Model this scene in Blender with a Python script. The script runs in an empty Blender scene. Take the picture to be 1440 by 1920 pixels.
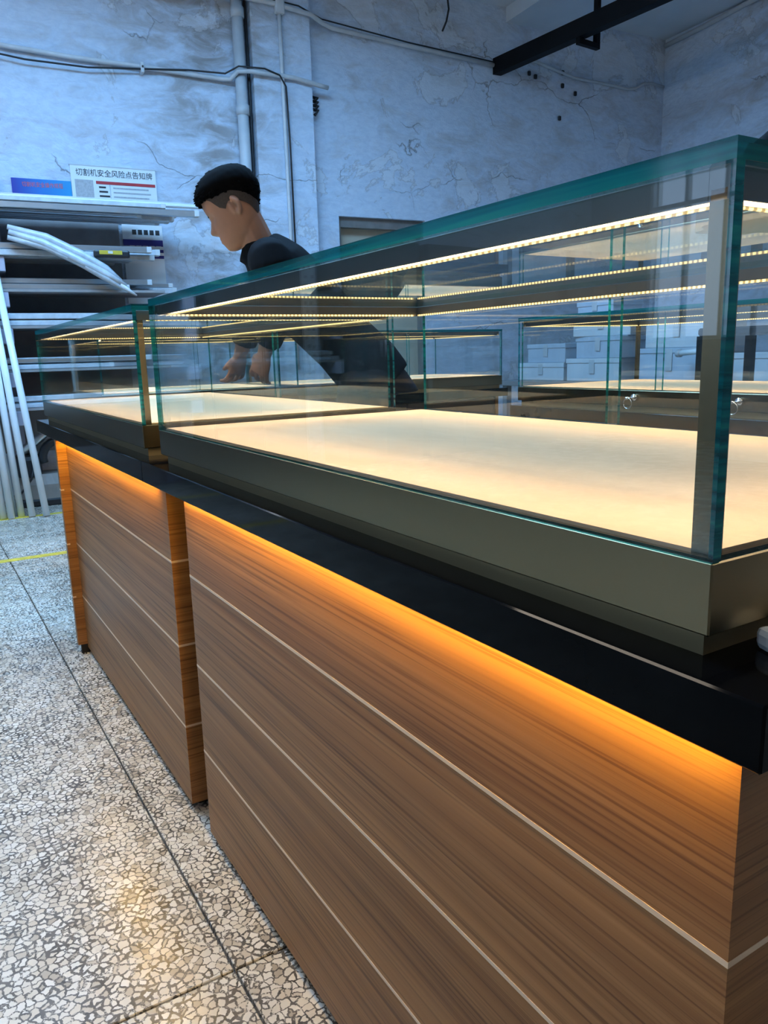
import bpy, bmesh, math, random
from mathutils import Vector, Matrix
random.seed(7)
SC = bpy.context.scene
COL = SC.collection

# ------------------------------------------------------------------ camera
cam_d = bpy.data.cameras.new('camera')
cam = bpy.data.objects.new('camera', cam_d); COL.objects.link(cam)
R_ = Vector((0.52276514, 0.85201837, -0.02795193))
U_ = Vector((-0.15689947, 0.12839282, 0.97923329))
F_ = Vector((-0.83791358, 0.50752338, -0.20080052))
M4 = Matrix((R_, U_, -F_)).transposed().to_4x4()
M4.translation = Vector((0.26407956, -0.41860119, 0.97771375))
cam.matrix_world = M4
cam_d.sensor_fit = 'VERTICAL'; cam_d.sensor_height = 36.0
cam_d.lens = 36.0 * 1444.7428 / 1920.0
cam_d.clip_start = 0.02
SC.camera = cam

# ------------------------------------------------------------------ world, exposure
W = bpy.data.worlds.new('world'); SC.world = W; W.use_nodes = True
bgn = W.node_tree.nodes['Background']
bgn.inputs[0].default_value = (0.45, 0.62, 0.95, 1); bgn.inputs[1].default_value = 1.0
SC.view_settings.view_transform = 'Standard'; SC.view_settings.look = 'None'
SC.view_settings.gamma = 1.0; SC.view_settings.use_curve_mapping = False
SC.view_settings.exposure = 0.35
SC.cycles.transparent_max_bounces = 40
SC.cycles.max_bounces = 10
SC.cycles.glossy_bounces = 6
SC.cycles.diffuse_bounces = 4
SC.cycles.sample_clamp_indirect = 6.0
SC.cycles.caustics_reflective = False
SC.cycles.caustics_refractive = False

WINDOW_LE = 26.0       # watts of dim daylight through the side windows, in all
SKY_W = 285.0          # watts of daylight through the roof light
TUBE_E = 33.0
HIGH_W = 150.0          # watts through the high window of the back wall
LED_E = 1.8             # glow of the visible diode lip
LED_W = 1.85             # watts per metre of recessed diode strip
GLOW_E = 80.0

def area_light(name, loc, rot, sx, sy, power, color, parent=None):
    d = bpy.data.lights.new(name, 'AREA'); d.shape = 'RECTANGLE'; d.size = sx; d.size_y = sy
    d.energy = power; d.color = color
    o = bpy.data.objects.new(name, d); COL.objects.link(o)
    o.location = loc; o.rotation_euler = rot
    if parent: o.parent = parent
    return o

# daylight behind the three windows of the wall at Y = -3
WINX = [-5.0, -2.6, -0.2]
YL = -6.6      # plane of the side wall of the hall
for wx in WINX:
    area_light('daylight', (wx, YL - 0.16, 2.0), (math.radians(90), 0, 0), 1.36, 1.9, WINDOW_LE / 3, (0.46, 0.70, 1.0))

# daylight through the roof light over the far end of the aisle
SKX, SKY, SKW, SKL = -3.1, 0.2, 1.5, 3.4
area_light('daylight_roof', (SKX, SKY, 3.90), (0, 0, 0), SKW, SKL, SKY_W, (0.25, 0.57, 1.0))
# high window in the back wall, left of the picture
area_light('daylight_high', (-5.9 + 0.0872 * -0.9 - 0.05, 0.2 + -0.9 * 0.9962, 3.22), (math.radians(90), 0, math.radians(90 - 5)), 1.15, 1.05, HIGH_W, (1.0, 0.97, 0.93))

# ------------------------------------------------------------------ helpers
def new_obj(name, me, m=None, parent=None, loc=(0, 0, 0), rot=(0, 0, 0)):
    o = bpy.data.objects.new(name, me); COL.objects.link(o)
    if m is not None:
        if not me.materials: me.materials.append(m)
    o.location = loc; o.rotation_euler = rot
    if parent is not None: o.parent = parent
    return o
def tag(o, label=None, cat=None, group=None, kind=None):
    if label: o['label'] = label
    if cat: o['category'] = cat
    if group: o['group'] = group
    if kind: o['kind'] = kind
    return o
def thing(name, label, cat, loc=(0, 0, 0), rz=0.0, group=None):
    o = bpy.data.objects.new(name, None); COL.objects.link(o)
    o.location = loc; o.rotation_euler = (0, 0, rz); o.empty_display_size = 0.05
    return tag(o, label, cat, group)
def struct(o): o['kind'] = 'structure'; return o
def bm_box(bm, x0, x1, y0, y1, z0, z1, mi=0):
    vs = [bm.verts.new((x, y, z)) for x in (x0, x1) for y in (y0, y1) for z in (z0, z1)]
    fs = []
    for q in ((0, 1, 3, 2), (4, 6, 7, 5), (0, 4, 5, 1), (2, 3, 7, 6), (0, 2, 6, 4), (1, 5, 7, 3)):
        f = bm.faces.new([vs[i] for i in q]); f.material_index = mi; fs.append(f)
    return vs, fs
def mesh_of(bm, smooth=False):
    bmesh.ops.recalc_face_normals(bm, faces=bm.faces[:])
    me = bpy.data.meshes.new('mesh'); bm.to_mesh(me); bm.free()
    if smooth:
        for p in me.polygons: p.use_smooth = True
    return me
def box_me(x0, x1, y0, y1, z0, z1, bev=0.0, seg=1):
    bm = bmesh.new(); bm_box(bm, min(x0, x1), max(x0, x1), min(y0, y1), max(y0, y1), min(z0, z1), max(z0, z1))
    if bev > 0:
        bmesh.ops.bevel(bm, geom=bm.edges[:], offset=bev, segments=seg, affect='EDGES', profile=0.5)
    return mesh_of(bm)
def box(name, b, m, parent=None, bev=0.0, seg=1):
    return new_obj(name, box_me(*b, bev=bev, seg=seg), m, parent)
def sweep(bm, pts, rad, n=10, cap=True):
    """round tube along a polyline; rad a number or one per point"""
    pts = [Vector(p) for p in pts]
    if not hasattr(rad, '__len__'): rad = [rad] * len(pts)
    rings = []; ref = None
    for i, p in enumerate(pts):
        a = pts[max(i - 1, 0)]; b = pts[min(i + 1, len(pts) - 1)]
        t = (b - a).normalized()
        if ref is None:
            ref = Vector((0, 0, 1)) if abs(t.z) < 0.9 else Vector((1, 0, 0))
        x = (ref - t * ref.dot(t)).normalized(); y = t.cross(x); ref = x
        rings.append([bm.verts.new(p + (x * math.cos(2 * math.pi * k / n) + y * math.sin(2 * math.pi * k / n)) * rad[i]) for k in range(n)])
    for a, b in zip(rings, rings[1:]):
        for k in range(n): bm.faces.new((a[k], a[(k + 1) % n], b[(k + 1) % n], b[k]))
    if cap:
        bm.faces.new(rings[0][::-1]); bm.faces.new(rings[-1])
def tube(name, pts, rad, m, parent=None, n=10):
    bm = bmesh.new(); sweep(bm, pts, rad, n)
    return new_obj(name, mesh_of(bm, True), m, parent)
def loft(bm, rings, n=20):
    """closed lofted body: rings of (centre, vecA, vecB)"""
    rr = []
    for c, a, b in rings:
        c, a, b = Vector(c), Vector(a), Vector(b)
        rr.append([bm.verts.new(c + a * math.cos(2 * math.pi * k / n) + b * math.sin(2 * math.pi * k / n)) for k in range(n)])
    for a, b in zip(rr, rr[1:]):
        for k in range(n): bm.faces.new((a[k], a[(k + 1) % n], b[(k + 1) % n], b[k]))
    bm.faces.new(rr[0][::-1]); bm.faces.new(rr[-1])

# ------------------------------------------------------------------ materials
def mat(name):
    m = bpy.data.materials.new(name); m.use_nodes = True
    nt = m.node_tree; nt.nodes.clear()
    return m, nt
def N(nt, typ, **kw):
    n = nt.nodes.new(typ)
    for k, v in kw.items():
        if k.startswith('in_'): n.inputs[int(k[3:])].default_value = v
        else: setattr(n, k, v)
    return n
def L(nt, a, b): nt.links.new(a, b)
def out(nt, sh):
    o = N(nt, 'ShaderNodeOutputMaterial'); L(nt, sh, o.inputs[0])
def principled(nt, color=None, rough=0.5, metal=0.0, spec=0.5):
    p = N(nt, 'ShaderNodeBsdfPrincipled')
    if color is not None: p.inputs['Base Color'].default_value = (*color, 1)
    p.inputs['Roughness'].default_value = rough; p.inputs['Metallic'].default_value = metal
    p.inputs['Specular IOR Level'].default_value = spec
    return p
def coords(nt, kind='Object', scale=(1, 1, 1)):
    tc = N(nt, 'ShaderNodeTexCoord'); mp = N(nt, 'ShaderNodeMapping')
    mp.inputs['Scale'].default_value = scale
    L(nt, tc.outputs[kind], mp.inputs[0]); return mp.outputs[0]
def noise(nt, vec, scale, detail=4, rough=0.55, dist=0.0):
    n = N(nt, 'ShaderNodeTexNoise'); n.inputs['Scale'].default_value = scale
    n.inputs['Detail'].default_value = detail; n.inputs['Roughness'].default_value = rough
    n.inputs['Distortion'].default_value = dist
    L(nt, vec, n.inputs['Vector']); return n.outputs['Fac']
def ramp(nt, fac, stops, interp='LINEAR'):
    r = N(nt, 'ShaderNodeValToRGB'); r.color_ramp.interpolation = interp
    el = r.color_ramp.elements
    while len(el) < len(stops): el.new(0.5)
    for e, (p, c) in zip(el, stops):
        e.position = p; e.color = (*c, 1) if len(c) == 3 else c
    L(nt, fac, r.inputs[0]); return r.outputs[0]
def mixc(nt, fac, a, b, mode='MIX'):
    m = N(nt, 'ShaderNodeMix', data_type='RGBA', blend_type=mode)
    for s, v in ((m.inputs[0], fac), (m.inputs[6], a), (m.inputs[7], b)):
        if hasattr(v, 'links') or hasattr(v, 'is_output'): L(nt, v, s)
        elif isinstance(v, (int, float)): s.default_value = v
        else: s.default_value = (*v, 1)
    return m.outputs[2]
def bump(nt, h, strength=0.3, dist=0.01):
    b = N(nt, 'ShaderNodeBump'); b.inputs['Strength'].default_value = strength; b.inputs['Distance'].default_value = dist
    L(nt, h, b.inputs['Height']); return b.outputs[0]
def math_(nt, op, a, b=None):
    n = N(nt, 'ShaderNodeMath', operation=op)
    for i, v in enumerate((a, b)):
        if v is None: continue
        if isinstance(v, (int, float)): n.inputs[i].default_value = v
        else: L(nt, v, n.inputs[i])
    return n.outputs[0]

def simple(name, color, rough=0.5, metal=0.0, spec=0.5, var=0.0, vscale=8.0):
    """plain finish with a little procedural variation"""
    m, nt = mat(name); p = principled(nt, color, rough, metal, spec)
    if var > 0:
        v = coords(nt); f = noise(nt, v, vscale, 5)
        c = ramp(nt, f, [(0.25, tuple(x * (1 - var) for x in color)), (0.75, tuple(min(1, x * (1 + var)) for x in color))])
        L(nt, c, p.inputs['Base Color'])
    out(nt, p.outputs[0]); return m

def make_wood():
    m, nt = mat('teak veneer'); p = principled(nt, rough=0.42, spec=0.25)
    v1 = coords(nt, 'Object', (0.55, 0.55, 34.0)); v2 = coords(nt, 'Object', (1.6, 1.6, 190.0)); v3 = coords(nt, 'Object', (0.35, 0.35, 9.0))
    a = noise(nt, v1, 1.0, 5, 0.6, 0.35); b = noise(nt, v2, 1.0, 3, 0.6, 0.2); c = noise(nt, v3, 1.0, 3, 0.5, 0.4)
    base = ramp(nt, a, [(0.30, (0.215, 0.095, 0.034)), (0.46, (0.300, 0.140, 0.052)), (0.60, (0.365, 0.180, 0.070)), (0.74, (0.425, 0.225, 0.092))])
    fine = ramp(nt, b, [(0.36, (0.46, 0.40, 0.36)), (0.50, (1, 1, 1)), (0.8, (1.14, 1.10, 1.05))])
    broad = ramp(nt, c, [(0.3, (0.86, 0.84, 0.82)), (0.7, (1.08, 1.07, 1.05))])
    col = mixc(nt, 1.0, mixc(nt, 0.85, base, fine, 'MULTIPLY'), broad, 'MULTIPLY')
    L(nt, col, p.inputs['Base Color']); L(nt, bump(nt, b, 0.08, 0.002), p.inputs['Normal'])
    out(nt, p.outputs[0]); return m
def make_brushed(name, color, rough):
    m, nt = mat(name); p = principled(nt, color, rough, 1.0)
    v = coords(nt, 'Object', (3, 3, 900)); f = noise(nt, v, 1.0, 2)
    r = ramp(nt, f, [(0.3, (rough - 0.015,) * 3), (0.7, (rough + 0.02,) * 3)]); L(nt, r, p.inputs['Roughness'])
    out(nt, p.outputs[0]); return m
def make_glass():
    m, nt = mat('clear pane glass')
    geo = N(nt, 'ShaderNodeNewGeometry')
    ior = math_(nt, 'ADD', math_(nt, 'MULTIPLY', geo.outputs['Backfacing'], 1 / 1.5 - 1.5), 1.5)
    fr = N(nt, 'ShaderNodeFresnel'); L(nt, ior, fr.inputs['IOR'])
    tr = N(nt, 'ShaderNodeBsdfTransparent'); tr.inputs[0].default_value = (0.985, 0.997, 0.995, 1)
    gl = N(nt, 'ShaderNodeBsdfGlossy'); gl.inputs['Color'].default_value = (0.95, 0.98, 0.98, 1); gl.inputs['Roughness'].default_value = 0.0
    mx = N(nt, 'ShaderNodeMixShader'); L(nt, fr.outputs[0], mx.inputs[0]); L(nt, tr.outputs[0], mx.inputs[1]); L(nt, gl.outputs[0], mx.inputs[2])
    out(nt, mx.outputs[0]); return m
def make_glass_edge():
    m, nt = mat('teal glass edge')
    p = principled(nt, (0.006, 0.16, 0.17), 0.08, 0.0, 0.6)
    p.inputs['Transmission Weight'].default_value = 0.0
    v = coords(nt, 'Object', (2.0, 2.0, 120)); f = noise(nt, v, 1.0, 3, 0.5, 0.6)
    c = ramp(nt, f, [(0.35, (0.002, 0.07, 0.10)), (0.55, (0.004, 0.20, 0.24)), (0.74, (0.02, 0.34, 0.30))])
    L(nt, c, p.inputs['Base Color'])
    tl = N(nt, 'ShaderNodeBsdfTransparent'); tl.inputs[0].default_value = (0.08, 0.55, 0.52, 1)
    mx = N(nt, 'ShaderNodeMixShader'); mx.inputs[0].default_value = 0.30
    L(nt, p.outputs[0], mx.inputs[1]); L(nt, tl.outputs[0], mx.inputs[2])
    out(nt, mx.outputs[0]); return m
def make_led(name, color, strength, pitch):
    m, nt = mat(name)
    tc = N(nt, 'ShaderNodeTexCoord'); sp = N(nt, 'ShaderNodeSeparateXYZ'); L(nt, tc.outputs['Object'], sp.inputs[0])
    s = math_(nt, 'ADD', sp.outputs[0], sp.outputs[1])
    w = math_(nt, 'SINE', math_(nt, 'MULTIPLY', s, 2 * math.pi / pitch))
    k = ramp(nt, math_(nt, 'ADD', math_(nt, 'MULTIPLY', w, 0.5), 0.5), [(0.25, (0.35,) * 3), (0.6, (1.3,) * 3)])
    e = N(nt, 'ShaderNodeEmission'); e.inputs[0].default_value = (*color, 1)
    L(nt, math_(nt, 'MULTIPLY', k, strength), e.inputs[1])
    out(nt, e.outputs[0]); return m
def make_emit(name, color, strength):
    m, nt = mat(name); e = N(nt, 'ShaderNodeEmission'); e.inputs[0].default_value = (*color, 1); e.inputs[1].default_value = strength
    out(nt, e.outputs[0]); return m
def make_deck():
    m, nt = mat('cream deck board'); p = principled(nt, rough=0.6, spec=0.1)
    v = coords(nt, 'Object', (1, 3, 1)); f = noise(nt, v, 5, 5, 0.6, 0.3)
    L(nt, ramp(nt, f, [(0.3, (0.72, 0.495, 0.285)), (0.7, (0.79, 0.565, 0.34))]), p.inputs['Base Color'])
    out(nt, p.outputs[0]); return m
def make_plaster():
    m, nt = mat('flaking whitewashed plaster'); p = principled(nt, rough=0.85, spec=0.25)
    v = coords(nt, 'Object'); vh = coords(nt, 'Object', (1, 1, 2.2))
    big = noise(nt, v, 0.75, 5, 0.6, 0.6); mid = noise(nt, vh, 3.2, 6, 0.62, 0.9); fine = noise(nt, vh, 14, 6, 0.65, 0.5)
    base = ramp(nt, fine, [(0.3, (0.53, 0.63, 0.77)), (0.6, (0.64, 0.74, 0.87))])
    st = ramp(nt, math_(nt, 'MULTIPLY', big, mid), [(0.24, (0, 0, 0)), (0.42, (1, 1, 1))])
    col = mixc(nt, math_(nt, 'MULTIPLY', st, 0.55), base, (0.36, 0.335, 0.31))
    # brown seepage beside the drain pipe
    sx = N(nt, 'ShaderNodeSeparateXYZ'); L(nt, v, sx.inputs[0])
    near = ramp(nt, math_(nt, 'ABSOLUTE', math_(nt, 'SUBTRACT', sx.outputs[0], 1.62)), [(0.0, (1, 1, 1)), (0.75, (0, 0, 0))])
    seep = math_(nt, 'MULTIPLY', near, ramp(nt, mid, [(0.36, (0, 0, 0)), (0.62, (1, 1, 1))]))
    col = mixc(nt, math_(nt, 'MULTIPLY', seep, 0.8), col, (0.27, 0.245, 0.225))
    # flaked patches: lighter lower layer with a dark lip
    pe = noise(nt, v, 1.5, 7, 0.62, 0.5)
    lip = ramp(nt, pe, [(0.575, (0, 0, 0)), (0.582, (1, 1, 1)), (0.590, (1, 1, 1)), (0.597, (0, 0, 0))])
    inside = ramp(nt, pe, [(0.582, (0, 0, 0)), (0.588, (1, 1, 1))])
    col = mixc(nt, math_(nt, 'MULTIPLY', inside, 0.35), col, (0.80, 0.84, 0.88))
    # hairline cracks
    vo = N(nt, 'ShaderNodeTexVoronoi', feature='DISTANCE_TO_EDGE'); vo.inputs['Scale'].default_value = 0.9
    dv = N(nt, 'ShaderNodeVectorMath', operation='ADD')
    nz = N(nt, 'ShaderNodeTexNoise'); nz.inputs['Scale'].default_value = 3.0; nz.inputs['Detail'].default_value = 6
    L(nt, v, nz.inputs['Vector'])
    sc = N(nt, 'ShaderNodeVectorMath', operation='SCALE'); sc.inputs['Scale'].default_value = 0.55
    L(nt, nz.outputs['Color'], sc.inputs[0]); L(nt, vh, dv.inputs[0]); L(nt, sc.outputs[0], dv.inputs[1]); L(nt, dv.outputs[0], vo.inputs['Vector'])
    cr = ramp(nt, vo.outputs['Distance'], [(0.0, (1, 1, 1)), (0.006, (0, 0, 0))])
    msk = ramp(nt, noise(nt, v, 1.1, 3), [(0.55, (0, 0, 0)), (0.61, (1, 1, 1))])
    crk = math_(nt, 'MULTIPLY', cr, msk)
    dark = math_(nt, 'MAXIMUM', math_(nt, 'MULTIPLY', crk, 0.75), math_(nt, 'MULTIPLY', lip, 0.26))
    col = mixc(nt, dark, col, (0.16, 0.15, 0.15))
    L(nt, col, p.inputs['Base Color'])
    h = math_(nt, 'SUBTRACT', math_(nt, 'ADD', math_(nt, 'MULTIPLY', mid, 0.8), math_(nt, 'MULTIPLY', fine, 0.35)), math_(nt, 'ADD', math_(nt, 'MULTIPLY', inside, 0.12), math_(nt, 'MULTIPLY', crk, 0.4)))
    L(nt, bump(nt, h, 0.55, 0.035), p.inputs['Normal'])
    out(nt, p.outputs[0]); return m
def make_terrazzo():
    m, nt = mat('terrazzo'); p = principled(nt, rough=0.3, spec=0.5)
    tc = N(nt, 'ShaderNodeTexCoord'); geo = N(nt, 'ShaderNodeNewGeometry')
    vec = geo.outputs['Position']
    nz = N(nt, 'ShaderNodeTexNoise'); nz.inputs['Scale'].default_value = 85; nz.inputs['Detail'].default_value = 3; L(nt, vec, nz.inputs['Vector'])
    sc = N(nt, 'ShaderNodeVectorMath', operation='SCALE'); sc.inputs['Scale'].default_value = 0.013; L(nt, nz.outputs['Color'], sc.inputs[0])
    ad = N(nt, 'ShaderNodeVectorMath', operation='ADD'); L(nt, vec, ad.inputs[0]); L(nt, sc.outputs[0], ad.inputs[1])
    ve = N(nt, 'ShaderNodeTexVoronoi', feature='DISTANCE_TO_EDGE', voronoi_dimensions='2D'); ve.inputs['Scale'].default_value = 72
    vc = N(nt, 'ShaderNodeTexVoronoi', feature='F1', voronoi_dimensions='2D'); vc.inputs['Scale'].default_value = 72
    for x in (ve, vc):
        x.inputs['Randomness'].default_value = 0.95; L(nt, ad.outputs[0], x.inputs['Vector'])
    sep = N(nt, 'ShaderNodeSeparateColor'); L(nt, vc.outputs['Color'], sep.inputs[0])
    big = noise(nt, vec, 4.5, 4, 0.6)
    # the joint width varies from chip to chip and from place to place
    thr = math_(nt, 'ADD', math_(nt, 'MULTIPLY', math_(nt, 'POWER', sep.outputs[1], 2.2), 0.17), math_(nt, 'MULTIPLY', ramp(nt, big, [(0.40, (0.0,) * 3), (0.68, (0.09,) * 3)]), 1.0))
    d = math_(nt, 'SUBTRACT', ve.outputs['Distance'], thr)
    chip1 = ramp(nt, math_(nt, 'ADD', math_(nt, 'MULTIPLY', d, 3.0), 0.35), [(0.42, (0, 0, 0)), (0.54, (1, 1, 1))])
    vs = N(nt, 'ShaderNodeTexVoronoi', feature='DISTANCE_TO_EDGE', voronoi_dimensions='2D'); vs.inputs['Scale'].default_value = 175
    L(nt, ad.outputs[0], vs.inputs['Vector'])
    chip2 = math_(nt, 'MULTIPLY', ramp(nt, vs.outputs['Distance'], [(0.13, (0, 0, 0)), (0.19, (1, 1, 1))]), ramp(nt, noise(nt, vec, 38, 2), [(0.50, (0, 0, 0)), (0.56, (1, 1, 1))]))
    chip2 = math_(nt, 'MULTIPLY', chip2, ramp(nt, ve.outputs['Distance'], [(0.05, (1, 1, 1)), (0.2, (0, 0, 0))]))
    chip = math_(nt, 'MAXIMUM', chip1, math_(nt, 'MULTIPLY', chip2, 0.8))
    cc = ramp(nt, sep.outputs[0], [(0.0, (0.42, 0.36, 0.28)), (0.18, (0.70, 0.62, 0.50)), (0.5, (0.78, 0.72, 0.61)), (1.0, (0.86, 0.82, 0.74))])
    col = mixc(nt, chip, ramp(nt, noise(nt, vec, 30, 3), [(0.3, (0.07, 0.062, 0.052)), (0.7, (0.16, 0.14, 0.12))]), cc)
    dirt = ramp(nt, noise(nt, vec, 2.2, 6, 0.65), [(0.35, (0.74, 0.72, 0.70)), (0.65, (1, 1, 1))])
    col = mixc(nt, 1.0, col, dirt, 'MULTIPLY')
    L(nt, col, p.inputs['Base Color'])
    L(nt, ramp(nt, noise(nt, vec, 7, 5), [(0.3, (0.16,) * 3), (0.7, (0.36,) * 3)]), p.inputs['Roughness'])
    L(nt, bump(nt, chip, 0.12, 0.001), p.inputs['Normal'])
    out(nt, p.outputs[0]); return m

M = dict(
    wood=make_wood(),
    inlay=simple('champagne inlay', (0.80, 0.62, 0.46), 0.35, 0.25, var=0.05),
    slab=simple('polished black worktop', (0.003, 0.003, 0.0035), 0.06, 0, 0.06, 0.2, 30),
    champ=simple('satin champagne steel', (0.285, 0.218, 0.125), 0.27, 1.0, var=0.03, vscale=3), plinth=simple('satin champagne plinth', (0.50, 0.385, 0.21), 0.5, 0.85, var=0.05, vscale=6),
    channel=make_brushed('grey anodised channel', (0.23, 0.225, 0.21), 0.38),
    glass=make_glass(), edge=make_glass_edge(), deck=make_deck(),
    led=make_led('warm diode strip', (1.0, 0.70, 0.27), LED_E, 0.0085),
    amber=make_emit('amber diode strip', (1.0, 0.57, 0.05), GLOW_E),
    foot=simple('black rubber', (0.01, 0.01, 0.011), 0.6, var=0.2),
    dark=simple('dark brown laminate', (0.062, 0.045, 0.034), 0.5, var=0.15),
    chrome=simple('chrome', (0.85, 0.85, 0.86), 0.12, 1.0, var=0.03),
    plaster=make_plaster(), darkwall=simple('dim grey green wall paint', (0.13, 0.145, 0.14), 0.8, var=0.2, vscale=2), terrazzo=make_terrazzo(),
    grout=simple('dark grout', (0.09, 0.082, 0.075), 0.8, var=0.3, vscale=20),
    concrete=simple('pale ceiling paint', (0.60, 0.66, 0.72), 0.9, var=0.1, vscale=2),
    pvc=simple('white plastic conduit', (0.56, 0.58, 0.60), 0.45, var=0.15),
    pipe=simple('grey plastic pipe', (0.50, 0.53, 0.56), 0.45, var=0.12),
    cable=simple('black cable', (0.012, 0.012, 0.014), 0.5, var=0.2),
    beam=simple('black painted steel', (0.004, 0.004, 0.005), 0.6, 0.0, 0.15, var=0.3),
    yellow=simple('worn yellow floor paint', (0.62, 0.46, 0.05), 0.6, var=0.35, vscale=25),
    film=simple('milky wrapped profile', (0.50, 0.56, 0.62), 0.28, 0.0, 0.6, var=0.22, vscale=18),
    alu=simple('bare aluminium profile', (0.62, 0.66, 0.70), 0.3, 0.9, var=0.1),
    rackm=simple('lavender grey rack steel', (0.42, 0.42, 0.52), 0.5, var=0.06),
    board=simple('grey brown hardboard', (0.27, 0.26, 0.26), 0.7, var=0.2),
    white=simple('white gloss tube', (0.80, 0.86, 0.90), 0.25, var=0.05),
    paper=simple('white printed board', (0.78, 0.80, 0.82), 0.45, var=0.03),
    ink=simple('black ink', (0.02, 0.02, 0.022), 0.6, var=0.1),
    red=simple('red ink', (0.45, 0.02, 0.025), 0.5, var=0.1),
    redlet=simple('pinkish red lettering', (0.75, 0.13, 0.12), 0.5, var=0.1),
    blueink=simple('dark blue ink', (0.020, 0.020, 0.20), 0.5, var=0.1),
    greyink=simple('grey printed text', (0.42, 0.43, 0.45), 0.6, var=0.2, vscale=60),
    door=simple('beige painted door', (0.50, 0.46, 0.36), 0.6, var=0.08),
    lintel=simple('weathered grey wood', (0.20, 0.19, 0.18), 0.8, var=0.3),
    frame=simple('white window frame', (0.55, 0.57, 0.58), 0.5, var=0.05),
    tubeglow=make_emit('fluorescent tube', (1.0, 0.87, 0.72), TUBE_E),
    fixture=simple('white enamel fixture', (0.75, 0.76, 0.77), 0.4, var=0.03),
    skin=simple('skin', (0.37, 0.205, 0.145), 0.5, 0, 0.4, var=0.10, vscale=14),
    hair=simple('black hair', (0.0025, 0.0025, 0.003), 0.85, 0, 0.06, var=0.3, vscale=90),
    fade=simple('short clipped hair', (0.045, 0.034, 0.031), 0.7, var=0.3, vscale=200),
    shirt=simple('black cotton', (0.0045, 0.0055, 0.0075), 0.85, 0, 0.12, var=0.25, vscale=40),
    pants=simple('dark navy cloth', (0.014, 0.017, 0.026), 0.8, 0, 0.3, var=0.25, vscale=40),
    eye=simple('eye', (0.03, 0.025, 0.022), 0.2, var=0.1),
    carton=simple('pale blue grey carton', (0.50, 0.57, 0.66), 0.7, var=0.08),
    carton2=simple('white carton', (0.66, 0.70, 0.74), 0.7, var=0.06),
    machine=simple('beige grey machine paint', (0.24, 0.215, 0.19), 0.5, var=0.15),
    motor=simple('black motor casing', (0.014, 0.017, 0.022), 0.4, var=0.2),
    lyellow=simple('yellow plastic', (0.55, 0.42, 0.04), 0.45, var=0.1),
    added_lockerm=simple('charcoal paint of added lockers', (0.035, 0.038, 0.042), 0.5, var=0.1),  # for the added lockers, kept dark to deepen the pane reflections
    table=simple('grey worktable', (0.20, 0.21, 0.22), 0.6, var=0.1),
)
def grad_blue():
    m, nt = mat('blue gradient board'); p = principled(nt, rough=0.4)
    tc = N(nt, 'ShaderNodeTexCoord'); sp = N(nt, 'ShaderNodeSeparateXYZ'); L(nt, tc.outputs['Generated'], sp.inputs[0])
    L(nt, ramp(nt, sp.outputs[0], [(0.0, (0.02, 0.025, 0.33)), (0.45, (0.01, 0.17, 0.55)), (1.0, (0.01, 0.30, 0.62))]), p.inputs['Base Color'])
    out(nt, p.outputs[0]); return m
M['gradblue'] = grad_blue()

# ------------------------------------------------------------------ the room
TH = math.radians(5.0)
DW = Vector((math.sin(TH), math.cos(TH), 0)); NW = Vector((math.cos(TH), -math.sin(TH), 0)); P0 = Vector((-5.9, 0.2, 0))
CEIL = 3.92
def wall_pt(s, z, off=0.0): return P0 + DW * s + NW * off + Vector((0, 0, z))
# back wall frame: local x along the wall, local y into the wall, origin P0  (off = -y)
RZW = math.atan2(DW.y, DW.x)
def wall_obj(name, me, m, parent=None):
    return new_obj(name, me, m, parent, P0 if parent is None else (0, 0, 0), (0, 0, RZW) if parent is None else (0, 0, 0))

floor = struct(box('floor', (-6.9, 4.6, YL, 7.0, -0.12, -0.012), M['grout']))
TILE = 2.2; GAP = 0.002
tiles = {}
ix = -0.80; iy = -0.083
for i in range(-3, 3):
    for j in range(-3, 4):
        x0, x1 = max(ix + i * TILE + GAP, -6.9), min(ix + (i + 1) * TILE - GAP, 4.6)
        y0, y1 = max(iy + j * TILE + GAP, YL), min(iy + (j + 1) * TILE - GAP, 7.0)
        if x1 - x0 < 0.1 or y1 - y0 < 0.1: continue
        box('terrazzo_slab', (x0, x1, y0, y1, -0.03, 0.0), M['terrazzo'], floor, bev=0.0015)
def stripe(name, x, y0, y1, w):
    return tag(box(name, (x - w / 2, x + w / 2, y0, y1, 0.0, 0.0012), M['yellow'], floor), kind='structure')
box('floor_marking', (-4.015, -3.955, -2.6, 2.0, 0.0, 0.0012), M['yellow'], floor)
box('floor_marking', (-5.20, -5.15, -2.6, 2.0, 0.0, 0.0012), M['yellow'], floor)

# back wall with a doorway (s 2.63-3.45, to z 2.11), built as segments of one mesh
bm = bmesh.new()
for s0, s1, z0, z1 in ((-7.0, -1.475, 0, CEIL), (-1.475, -0.325, 0, 2.695), (-1.475, -0.325, 3.745, CEIL), (-0.325, 2.63, 0, CEIL), (2.63, 3.45, 2.11, CEIL), (3.45, 6.6, 0, CEIL)):
    bm_box(bm, s0, s1, 0.0, 0.24, z0, z1)
wall_back = struct(wall_obj('wall_back', mesh_of(bm), M['plaster']))
pil = struct(wall_obj('wall_pilaster', box_me(1.93, 2.40, -0.10, 0.0, 0, CEIL), M['plaster']))
door = struct(thing('door_1', None, None, P0, RZW))
new_obj('lintel', box_me(2.63, 3.45, 0.04, 0.20, 2.03, 2.11), M['lintel'], door)
new_obj('door_leaf', box_me(2.66, 3.42, 0.12, 0.16, 0.0, 2.03), M['door'], door)
new_obj('door_jamb', box_me(2.63, 2.66, 0.04, 0.20, 0, 2.03), M['lintel'], door)
new_obj('door_jamb', box_me(3.42, 3.45, 0.04, 0.20, 0, 2.03), M['lintel'], door)
CR = wall_pt(6.2, 0)
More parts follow.
